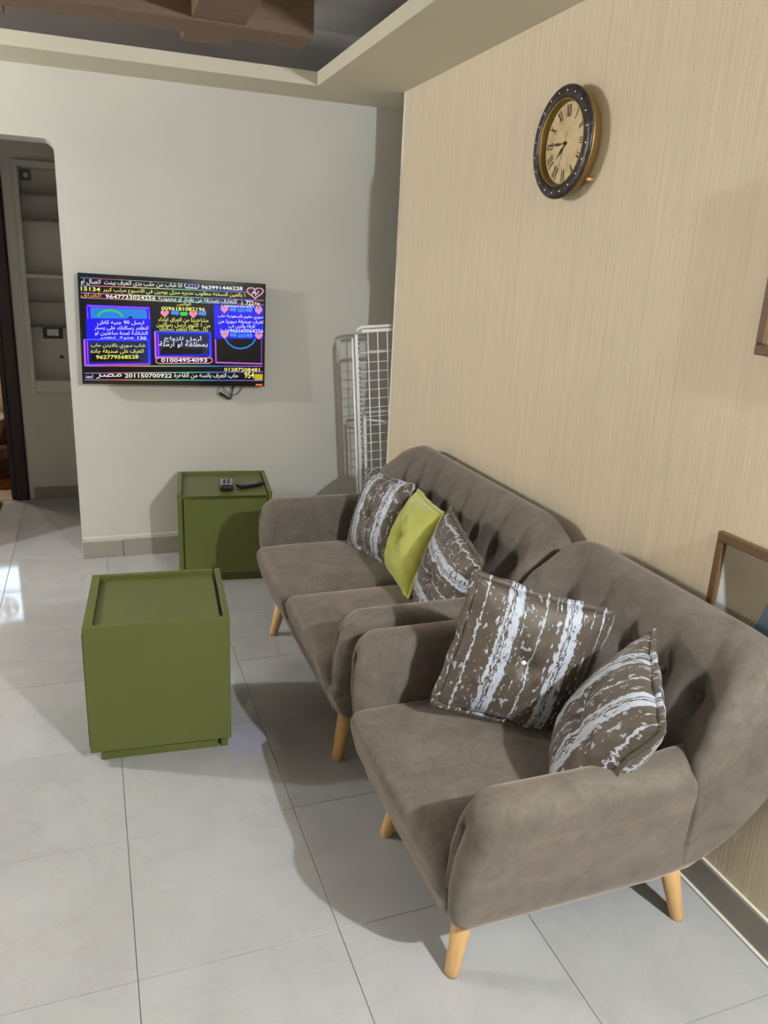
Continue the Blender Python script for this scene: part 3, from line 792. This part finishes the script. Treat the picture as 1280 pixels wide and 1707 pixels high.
GRN = emis('panel_green', srgb(60, 220, 90), 0.9); PNK = emis('heart_pink', srgb(240, 150, 175), 0.95); BLK = emis('panel_black', srgb(3, 3, 6), 0.4)
PUR = emis('logo_purple', srgb(190, 130, 235), 0.95); YSQ = emis('panel_mustard', srgb(205, 190, 40), 0.9); RED = emis('standby_red', srgb(255, 110, 50), 1.2)
def rainbow():
    M = emis('rainbow_line', (1, 1, 1, 1), 0.85); n = NT(M)
    sx = n.node('ShaderNodeSeparateXYZ'); tc = n.node('ShaderNodeTexCoord'); n.l.new(tc.outputs['Object'], sx.inputs[0])
    f = n.math('ADD', n.math('MULTIPLY', sx.outputs[0], 1.04), 0.5)
    c = n.ramp(f, [(0.0, srgb(120, 150, 250)), (0.16, srgb(240, 110, 110)), (0.34, srgb(235, 225, 140)), (0.55, srgb(120, 230, 180)), (0.75, srgb(90, 130, 250)), (1.0, srgb(200, 110, 240))])
    n.l.new(c, n.b.inputs['Emission Color']); return M
RBW = rainbow()
YS = -0.0015
def quad(pts, material, layer=1, name='picture_panel'):
    bm = bmesh.new(); y = YS - 0.0002 * layer
    f = [bm.verts.new((x, y, z)) for x, z in (sc_(*p) for p in pts)]; bm.faces.new(f)
    bmesh.ops.recalc_face_normals(bm, faces=bm.faces)
    if bm.faces[:][0].normal.y > 0: bmesh.ops.reverse_faces(bm, faces=bm.faces[:])
    return obj(name, bm, material, scr)
def poly(pts, material, layer): return quad(pts, material, layer)
def stroke(pts, wd, material, layer=2, closed=False, name='picture_line'):
    P = [sc_(*p) for p in pts]; bm = bmesh.new(); y = YS - 0.0002 * layer; n = len(P); A, B = [], []
    for i, (x, z) in enumerate(P):
        a = P[(i - 1) % n] if (closed or i > 0) else P[i]; b = P[(i + 1) % n] if (closed or i < n - 1) else P[i]
        dx, dz = b[0] - a[0], b[1] - a[1]; l = math.hypot(dx, dz) or 1; nx, nz = -dz / l * wd / 2, dx / l * wd / 2
        A.append(bm.verts.new((x + nx, y, z + nz))); B.append(bm.verts.new((x - nx, y, z - nz)))
    for i in range(n if closed else n - 1):
        j = (i + 1) % n; bm.faces.new((A[i], A[j], B[j], B[i]))
    return obj(name, bm, material, scr)
# Arabic: choose joined letter forms and lay the line out right to left
FORMS = {}
def _f(ch, iso, fin, ini=None, med=None): FORMS[ch] = (iso, fin, ini, med)
for ch, base, n4 in [('ا', 0xFE8D, 2), ('أ', 0xFE83, 2), ('ب', 0xFE8F, 4), ('ة', 0xFE93, 2), ('ت', 0xFE95, 4), ('ث', 0xFE99, 4), ('ج', 0xFE9D, 4), ('ح', 0xFEA1, 4), ('خ', 0xFEA5, 4), ('د', 0xFEA9, 2), ('ذ', 0xFEAB, 2), ('ر', 0xFEAD, 2), ('ز', 0xFEAF, 2), ('س', 0xFEB1, 4), ('ش', 0xFEB5, 4), ('ص', 0xFEB9, 4), ('ض', 0xFEBD, 4), ('ط', 0xFEC1, 4), ('ظ', 0xFEC5, 4), ('ع', 0xFEC9, 4), ('غ', 0xFECD, 4), ('ف', 0xFED1, 4), ('ق', 0xFED5, 4), ('ك', 0xFED9, 4), ('ل', 0xFEDD, 4), ('م', 0xFEE1, 4), ('ن', 0xFEE5, 4), ('ه', 0xFEE9, 4), ('و', 0xFEED, 2), ('ى', 0xFEEF, 2), ('ي', 0xFEF1, 4), ('ئ', 0xFE89, 4)]:
    _f(ch, chr(base), chr(base + 1), chr(base + 2) if n4 == 4 else None, chr(base + 3) if n4 == 4 else None)
def shape(text):
    out = []; i = 0
    while i < len(text):
        ch = text[i]
        if ch not in FORMS: out.append(ch); i += 1; continue
        prev = i > 0 and text[i - 1] in FORMS and FORMS[text[i - 1]][2] is not None
        if ch == 'ل' and i + 1 < len(text) and text[i + 1] == 'ا':
            out.append('\uFEFC' if prev else '\uFEFB'); i += 2; continue
        nxt = i + 1 < len(text) and text[i + 1] in FORMS and FORMS[ch][2] is not None
        iso, fin, ini, med = FORMS[ch]
        out.append(med if prev and nxt else fin if prev else ini if nxt else iso); i += 1
    # reverse for left-to-right layout, keeping runs of digits in order
    res = []; run = ''
    for c in out:
        if c.isdigit() and ord(c) < 128: run += c
        else:
            if run: res.append(run); run = ''
            res.append(c)
    if run: res.append(run)
    return ''.join(res[::-1])
def text_mesh(body, bold=0.018):
    cu = bpy.data.curves.new('caption', 'FONT'); cu.body = body; cu.size = 1.0; cu.offset = bold; cu.resolution_u = 2
    o = bpy.data.objects.new('caption', cu); COL.objects.link(o)
    dg = bpy.context.evaluated_depsgraph_get(); me = bpy.data.meshes.new_from_object(o.evaluated_get(dg))
    bpy.data.objects.remove(o); bpy.data.curves.remove(cu)
    return me
def caption(body, xl, yl, xr, yr, hpx, material, layer=3):
    """text between two screen points (centre line), hpx = letter height"""
    ar = any(c in FORMS for c in body)
    me = text_mesh(shape(body) if ar else body, 0.006 if ar else 0.018)
    if len(me.vertices) == 0: return
    co = [v.co.copy() for v in me.vertices]
    x0 = min(c.x for c in co); x1 = max(c.x for c in co); y0 = min(c.y for c in co); y1 = max(c.y for c in co)
    for v, c in zip(me.vertices, co):
        u = (c.x - x0) / (x1 - x0); w = (c.y - y0) / (y1 - y0) - 0.5
        px = xl + (xr - xl) * u; py = yl + (yr - yl) * u - w * hpx
        X, Z = sc_(px, py); v.co = (X, YS - 0.0002 * layer, Z)
    for p in me.polygons: pass
    return obj('caption', me, material, scr)
def lerp_line(y0, y1, x0=55, x1=1205): return [(x0 + (x1 - x0) * k / 12, y0 + (y1 - y0) * k / 12) for k in range(13)]
for a, b, x1 in ((92, 152, 1090), (140, 188, 1090), (186, 243, 1205), (216, 272, 1205)): stroke(lerp_line(a, b, 55, x1), .0042, RBW)
for a, b in ((634, 664), (678, 700), (718, 755)): stroke(lerp_line(a, b, 75, 1197), .0045, RBW)
for pts_, m_ in (([(75, 96), (1090, 154), (1090, 186), (75, 138)], NAV),): pass
caption('انا شاب من حلب بدى اتعرف ببنت  اتصال او', 58, 117, 680, 146, 36, WHT)
stroke([(705, 128), (780, 132), (788, 147), (778, 162), (703, 158), (695, 143)], .004, WHT, 3, True)
caption('ATV', 712, 144, 775, 148, 20, PUR, 4)
caption('963991446228', 802, 155, 1068, 165, 24, WHT)
caption('١ بالعين السخنه مطلوب مدبره منزل يومين في الاسبوع مرتب كبير', 190, 171, 1085, 213, 36, YEL)
caption('15134', 57, 160, 174, 167, 26, YEL)
caption('العراق', 57, 200, 178, 205, 34, ORA)
caption('9647733024256', 206, 209, 514, 222, 25, WHT)
caption('للتعارف بصديقه من بغداد او محموديه', 530, 224, 1030, 250, 36, WHT)
caption('722', 1088, 258, 1140, 260, 32, WHT); caption('وه', 1146, 262, 1180, 264, 24, YEL)
stroke([(1062, 245), (1068, 262), (1060, 258), (1066, 274)], .003, YEL, 3)
# heart logo
hp = []
for k in range(28):
    a = 2 * math.pi * k / 28; hx = 16 * math.sin(a) ** 3; hy = 13 * math.cos(a) - 5 * math.cos(2 * a) - 2 * math.cos(3 * a) - math.cos(4 * a)
    hp.append((1150 + hx * 3.3, 190 - hy * 2.5 + hx * .1))
quad([(1095, 156), (1206, 160), (1206, 238), (1098, 234)], BLK, 1)
stroke(hp, .0075, PNK, 3, True)
stroke([(1128, 208), (1142, 178), (1154, 212)], .004, WHT, 4); stroke([(1150, 184), (1160, 204), (1176, 180)], .004, WHT, 4); stroke([(1130, 190), (1150, 196)], .003, WHT, 4)
# upper left panel
quad([(86, 256), (478, 276), (482, 352), (90, 345)], BLU, 1); quad([(112, 274), (456, 292), (460, 350), (116, 345)], SKY, 2)
stroke([(98, 345), (96, 265), (470, 284), (474, 350)], .006, VIO, 3)
stroke([(155 + 0, 332), (180, 305), (215, 294), (255, 296), (290, 312), (310, 336)], .010, GRN, 3)
poly([(335, 346), (358, 332), (375, 346)], BLK, 3)
quad([(86, 342), (482, 352), (484, 478), (90, 470)], BLU, 4)
caption('ارسل 90 جنيه كاش', 155, 370, 440, 376, 30, WHT, 5)
caption('لتظهر رسالتك على يسار', 137, 402, 466, 410, 30, WHT, 5)
caption('الشاشة لمدة ساعتين او', 140, 434, 462, 442, 30, WHT, 5)
caption('120', 400, 467, 455, 470, 18, WHT, 5); caption('جنيه', 290, 465, 380, 468, 18, WHT, 5); caption('تظهر', 170, 462, 265, 465, 18, WHT, 5)
# lower left panel
quad([(70, 468), (482, 480), (485, 634), (76, 630)], BLU, 6); quad([(100, 486), (456, 492), (458, 622), (106, 618)], NAV, 7)
poly([(112, 560), (200, 520), (300, 548), (400, 575), (415, 612), (112, 608)], BLK, 8)
stroke([(76, 474), (80, 628)], .008, MAG, 9); stroke([(74, 471), (470, 482), (472, 630)], .004, CYA, 9); stroke([(80, 628), (476, 632)], .007, VIO, 9); stroke([(94, 480), (98, 622)], .005, VIO, 9)
caption('شاب سوري بالاردن حاب', 115, 512, 447, 520, 32, YEL, 10)
caption('اتعرف على صديقة جاده', 115, 546, 437, 552, 32, YEL, 10)
caption('962779568528', 146, 581, 405, 585, 24, YEL, 10)
# centre
caption('الواتس', 648, 260, 735, 264, 24, YEL)
caption('0096181082196', 549, 286, 825, 296, 24, YEL)
def heart(cx, cy, k, layer=3):
    poly([(cx + 16 * math.sin(a) ** 3 * k, cy - (13 * math.cos(a) - 5 * math.cos(2 * a) - 2 * math.cos(3 * a) - math.cos(4 * a)) * k) for a in [2 * math.pi * q / 20 for q in range(20)]], PNK, layer)
def bubble(cx, cy, w, h_, layer=3):
    poly([(cx - w, cy - h_), (cx + w, cy - h_), (cx + w, cy + h_ * .5), (cx + w * .6, cy + h_ * .5), (cx + w * .5, cy + h_ * 1.1), (cx + w * .1, cy + h_ * .5), (cx - w, cy + h_ * .5)], CYA, layer)
def pill(cx, cy, w, h_, m_, layer=3): poly([(cx - w, cy - h_ * .5), (cx - w * .8, cy - h_), (cx + w * .8, cy - h_), (cx + w, cy - h_ * .5), (cx + w, cy + h_ * .5), (cx + w * .8, cy + h_), (cx - w * .8, cy + h_), (cx - w, cy + h_ * .5)], m_, layer)
heart(570, 318, 1.7); bubble(635, 318, 25, 16); pill(690, 322, 24, 12, GRN); heart(750, 325, 1.7); bubble(808, 324, 25, 16)
caption('مشاهدينا من العراق ابتداء', 530, 356, 846, 368, 34, YEL)
caption('من 1 اكتوبر ارسل رسالتين', 518, 388, 858, 400, 34, YEL)
caption('بدل رسالة لتظهر رسالتك', 536, 414, 843, 426, 32, YEL)
quad([(502, 426), (866, 438), (868, 606), (506, 600)], BLU, 4); quad([(532, 446), (846, 454), (848, 580), (538, 574)], NAV, 5)
poly([(545, 540), (640, 500), (700, 540), (810, 545), (808, 576), (540, 574)], BLK, 6)
stroke([(508, 432), (512, 596)], .009, MAG, 7); stroke([(506, 429), (856, 440), (858, 590)], .004, CYA, 7); stroke([(512, 590), (862, 597)], .008, MAG, 7); stroke([(526, 444), (530, 580)], .005, VIO, 7)
caption('أرمل للزواج', 565, 474, 802, 484, 40, WHT, 8)
caption('بمطلقة او ارملة', 534, 512, 840, 520, 40, WHT, 8)
pill(690, 613, 180, 22, BLK, 8)
stroke([(530, 594), (850, 602), (868, 610), (868, 626), (850, 636), (530, 630), (514, 620), (514, 604)], .0055, PNK, 9, True)
caption('01004954093', 545, 610, 836, 616, 25, WHT, 10)
# right
quad([(880, 268), (1204, 284), (1200, 490), (884, 480)], BLU, 1)
caption('1000003042172', 930, 274, 1190, 286, 12, WHT, 2)
for y0 in (298, 460): heart(950, y0, 1.6, 2); bubble(1005, y0 + 3, 22, 14, 2); pill(1058, y0 + 6, 24, 12, SKY, 2); bubble(1108, y0 + 8, 22, 14, 2); heart(1172, y0 + 10, 1.6, 2)
caption('سوري مقيم بالسعودية حاب', 906, 340, 1202, 352, 30, WHT, 3)
caption('تعرف صديقة سوريا من', 910, 372, 1202, 382, 30, WHT, 3)
caption('الرقة واتس اب', 975, 404, 1146, 410, 28, WHT, 3)
caption('966560064256فقط', 918, 430, 1200, 438, 24, WHT, 3)
quad([(886, 482), (1198, 490), (1196, 650), (888, 640)], BLK, 2)
stroke([(890, 484), (893, 632)], .008, VIO, 3); stroke([(890, 632), (1194, 648)], .007, MAG, 3); stroke([(1190, 490), (1188, 648)], .003, VIO, 3)
stroke([(955, 486), (975, 515), (1010, 540), (1050, 548), (1095, 540), (1130, 518), (1150, 490)], .008, SKY, 4)
caption('01287208481', 945, 678, 1176, 686, 22, YEL)
caption('201150700922', 320, 700, 612, 708, 26, WHT)
caption('حاب اتعرف بانسه من القاهرة', 626, 708, 1036, 722, 36, WHT)
caption('مـصـر', 146, 698, 300, 702, 32, WHT) if False else caption('مصر', 146, 698, 300, 702, 30, WHT)
caption('احمد', 80, 694, 126, 698, 26, WHT)
caption('954', 1076, 716, 1140, 720, 40, YEL)
quad([(1142, 712), (1197, 714), (1196, 752), (1142, 750)], YSQ, 3)
bm = box(TVW / 2 - .05, TVW / 2 - .012, -.0052, -.004, -TVH / 2 + .005, -TVH / 2 + .013); obj('standby_light', bm, RED, tv)
# wall bracket and cables
TVM = Matrix.Translation((0.437, 4.397, 1.277)) @ tv.rotation_euler.to_matrix().to_4x4()
bk = obj('wall_bracket', box(-.40, -.06, -.012, .0, .14, .46, .004), M_BLACK, tv)
bk.matrix_parent_inverse = TVM.inverted() @ Matrix.Translation((0.75, YB, 0.98))
obj('bracket_arm', box(-.30, -.16, -.030, -.006, .22, .38, .004), M_BLACK, bk)
obj('lever', tube([(0.004, -.030, .06), (-.004, -.034, .0), (-.018, -.040, -.068), (-.03, -.040, -.066), (-.082, -.045, -.034)], [.006, .006, .007, .007, .008], 8), M_BLACK, bk)
obj('cable', tube(catmull([(-.07, -.028, .03), (-.05, -.034, -.02), (-.01, -.045, -.045), (.03, -.036, -.03), (.065, -.030, .03)], 6, False), .0022, 6), M_BLACK, bk, True)
obj('cable', tube(catmull([(-.06, -.02, .03), (-.09, -.03, -.03), (-.05, -.04, -.06), (-.018, -.040, -.068)], 6, False), .0018, 6), M_BLACK, bk, True)
# wall outlet behind the sofa arm
t = thing('wall_outlet', 'white double wall outlet low on the back wall behind the sofa', 'outlet', (1.20, YB, 0.245))
obj('plate', box(-.05, .05, -.010, .0005, -.035, .04, .003), M_SWITCH, t)
for s in (-.024, .024): obj('socket', box(s - .015, s + .015, -.0125, -.009, -.015, .015, .002), M_GREYP, t)

# ================================================================== WALL CLOCK
CKX, CKY, CKZ = 1.485, 2.432, 2.076
ck = thing('wall_clock', 'round wall clock with dark studded ring and cream Roman numeral dial', 'clock', (XW, CKY, CKZ))
# local: x = to the viewer's right (-y of the room), z up, -y towards the room
ck.rotation_euler = (0, 0, math.radians(-90))
def toward(bm, y=0.0):
    bmesh.ops.rotate(bm, verts=bm.verts, matrix=Matrix.Rotation(math.pi / 2, 3, 'X'))   # lathe axis z -> -y
    bmesh.ops.translate(bm, verts=bm.verts, vec=(0, y, 0)); return bm
obj('case', toward(lathe([(.0, .0), (.138, .0), (.154, .008), (.164, .022), (.1685, .040), (.1695, .048), (.155, .049), (.150, .033), (0, .033)], 72)), M_GOLD, ck, True)
rg_ = obj('ring', toward(lathe([(.1685, .047), (.172, .050), (.172, .055), (.166, .060), (.150, .0615), (.137, .060), (.1335, .056), (.1335, .047)], 72, closed=True)), M_RING, ck, True)
obj('inner_lip', toward(lathe([(.1345, .058), (.131, .060), (.127, .056), (.124, .040), (.126, .034), (.1345, .036)], 72, closed=True)), M_GOLD, ck, True)
obj('dial', toward(lathe([(0, .0365), (.126, .0365), (.126, .034), (0, .034)], 72)), M_DIAL, ck, False)
for k in range(20):
    a = 2 * math.pi * (k + .35) / 20
    bm = bmesh.new(); bmesh.ops.create_icosphere(bm, subdivisions=1, radius=.0026)
    obj('stud', bm, M_STUD, rg_, True, (math.sin(a) * .1535, -.0615, math.cos(a) * .1535))
def bar(bm, x0, z0, x1, z1, w, y=-.0368):
    d = Vector((x1 - x0, 0, z1 - z0)); n = Vector((-d.z, 0, d.x)).normalized() * w / 2
    p = [Vector((x0, y, z0)) + n, Vector((x1, y, z1)) + n, Vector((x1, y, z1)) - n, Vector((x0, y, z0)) - n]
    a = [bm.verts.new(q) for q in p]; b = [bm.verts.new(q + Vector((0, -.0006, 0))) for q in p]
    bm.faces.new(a); bm.faces.new(b[::-1])
    for i in range(4): bm.faces.new((a[i], b[i], b[(i + 1) % 4], a[(i + 1) % 4]))
ROM = ['XII', 'I', 'II', 'III', 'IV', 'V', 'VI', 'VII', 'VIII', 'IX', 'X', 'XI']
for h_, rom in enumerate(ROM):
    bm = bmesh.new(); wd = {'I': .0070, 'V': .0150, 'X': .0150}; tot = sum(wd[c] for c in rom); x = -tot / 2; H2 = .0185
    for c in rom:
        w = wd[c]; cx = x + w / 2
        if c == 'I': bar(bm, cx, -H2, cx, H2, .0034)
        elif c == 'V': bar(bm, cx - w * .36, H2, cx, -H2, .0040); bar(bm, cx + w * .36, H2, cx, -H2, .0020)
        else: bar(bm, cx - w * .36, H2, cx + w * .36, -H2, .0040); bar(bm, cx + w * .36, H2, cx - w * .36, -H2, .0020)
        x += w
    a = 2 * math.pi * h_ / 12
    bmesh.ops.translate(bm, verts=bm.verts, vec=(0, 0, .098)); bmesh.ops.rotate(bm, verts=bm.verts, matrix=Matrix.Rotation(a, 3, 'Y'))
    bmesh.ops.recalc_face_normals(bm, faces=bm.faces); obj('numeral', bm, M_INK, ck)
def hand(name, ang, ln, w, y, tail=0.0):
    pr = [(0, -.010 - tail), (w * .35, 0), (w * .3, ln * .3), (w, ln * .45), (w * .25, ln * .75), (0, ln), (-w * .25, ln * .75), (-w, ln * .45), (-w * .3, ln * .3), (-w * .35, 0)]
    bm = bmesh.new(); A = [bm.verts.new((x, y, z)) for x, z in pr]; B = [bm.verts.new((x, y - .0012, z)) for x, z in pr]
    bm.faces.new(A); bm.faces.new(B[::-1])
    for i in range(len(pr)): bm.faces.new((A[i], B[i], B[(i + 1) % len(pr)], A[(i + 1) % len(pr)]))
    bmesh.ops.rotate(bm, verts=bm.verts, matrix=Matrix.Rotation(math.radians(ang), 3, 'Y')); bmesh.ops.recalc_face_normals(bm, faces=bm.faces)
    return obj(name, bm, M_INK, ck)
hand('minute_hand', 271, .098, .0046, -.041); hand('hour_hand', 226, .066, .0055, -.0395)
sh_ = hand('second_hand', 196, .085, .0007, -.0425, .025); sh_.data.materials[0] = M_GOLD
obj('hub', toward(lathe([(0, .046), (.004, .045), (.005, .0365), (0, .0365)], 16)), M_INK, ck, True)
obj('peg', tube([(.128, 0, -.118), (.128, -.028, -.118)], .0055, 10), M_PEG, ck, True)

# ================================================================== DRYING RACK
rk = thing('drying_rack', 'folded white wire clothes drying rack standing behind the sofa', 'rack', (1.462, 4.10, 0))
rk.rotation_euler = (0, math.radians(-4.2), 0)
def rt(name, pts, r, m_=None, n=8, par=None): return obj(name, tube(pts, r, n), m_ or M_WHITEM, par or rk, True)
HT = 1.352
rt('frame_tube', [(-.012, -.01, 0.02), (-.012, -.01, HT - .04), (-.006, -.01, HT - .01), (.02, -.01, HT), (.50, -.01, HT), (.525, -.01, HT - .03), (.525, -.01, 0.02)], .0085)
rt('frame_tube', [(.006, .035, 0.02), (.006, .035, HT - .15), (.012, .035, HT - .14), (.50, .035, HT - .14), (.51, .035, 0.02)], .0085)
rt('leg_tube', [(.030, .03, 0.015), (.030, .012, .85), (.034, .012, .878), (.48, .012, .878), (.49, .03, 0.015)], .009)
rt('leg_tube', [(-.022, .02, 0.015), (-.022, .02, HT - .06)], .0075)
rt('top_bar', [(.02, -.012, HT - .022), (.50, -.012, HT - .022)], .010)
for k in range(8): rt('upright_wire', [(.055 + k * .056, -.012, .12), (.055 + k * .056, -.012, HT - .01)], .0034, n=6)
z = HT - .14; k = 0
while z > .16:
    rt('cross_wire', [(-.006, -.006, z), (.518, -.006, z)], .0026, n=6); z -= .0505
rt('strut', [(.04, .0, .84), (.25, .0, .80), (.47, .0, .845)], .006)
for k in range(44): obj('clip', box(.002, .010, -.004, .030, .12 + k * .0265, .128 + k * .0265, .0015), M_GREYP, rk)
for x in (-.012, .03, .49, .525): obj('foot_cap', tube([(x, .01, 0.0), (x, .01, .03)], .012, 10), M_GREYM, rk, True)

# ================================================================== FRAMES ON THE RIGHT WALL
def panel_mat():
    M = mat('curved_grey_panel', srgb(150, 140, 122), 0.25, spec=0.6); n = NT(M)
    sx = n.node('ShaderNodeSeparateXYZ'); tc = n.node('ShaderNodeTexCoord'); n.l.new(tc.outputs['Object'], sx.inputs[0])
    # flat colour areas: white on the far side, grey-beige field, blue-grey corner
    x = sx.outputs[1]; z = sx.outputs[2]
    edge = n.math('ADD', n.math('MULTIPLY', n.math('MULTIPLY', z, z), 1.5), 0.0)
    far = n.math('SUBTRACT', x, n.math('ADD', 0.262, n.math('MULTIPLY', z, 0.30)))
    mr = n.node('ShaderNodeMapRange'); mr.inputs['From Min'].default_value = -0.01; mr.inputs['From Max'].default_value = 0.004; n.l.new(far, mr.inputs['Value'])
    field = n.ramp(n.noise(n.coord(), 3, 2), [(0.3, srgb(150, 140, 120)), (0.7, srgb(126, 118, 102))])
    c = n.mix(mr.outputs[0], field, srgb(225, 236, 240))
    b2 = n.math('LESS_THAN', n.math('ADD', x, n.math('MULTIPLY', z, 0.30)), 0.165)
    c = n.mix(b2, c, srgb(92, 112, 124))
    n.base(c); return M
def framed(label, y0, y1, z0, z1, inner, depth=0.018):
    yc, zc = (y0 + y1) / 2, (z0 + z1) / 2; hy, hz = (y1 - y0) / 2, (z1 - z0) / 2
    t = thing('wall_frame', label, 'picture', (XW, yc, zc), 0, 'brown framed pictures on the beige wall'); w = 0.026
    for nm, a in (('frame_rail', (-hy, hy, hz - w, hz)), ('frame_rail', (-hy, hy, -hz, -hz + w)), ('frame_stile', (hy - w, hy, -hz + w, hz - w)), ('frame_stile', (-hy, -hy + w, -hz + w, hz - w))):
        obj(nm, box(-depth, 0.0005, a[0], a[1], a[2], a[3], .003), M_FRAME, t)
    obj('print', box(-.008, -.002, -hy + w - .004, hy - w + .004, -hz + w - .004, hz - w + .004), inner, t)
    return t
framed('brown frame holding white, taupe and blue-grey areas low on the wall behind the armchair', 0.86, 1.515, 0.60, 1.035, panel_mat())
M_P2 = mat('pale_print', srgb(205, 200, 188), 0.3, spec=0.5); _n = NT(M_P2); _n.base(_n.ramp(_n.noise(_n.coord(), 6, 3), [(0.35, srgb(190, 176, 150)), (0.65, srgb(222, 216, 204))]))
framed('brown framed picture high on the beige wall, above the lower one', 0.86, 1.508, 1.495, 1.93, M_P2)
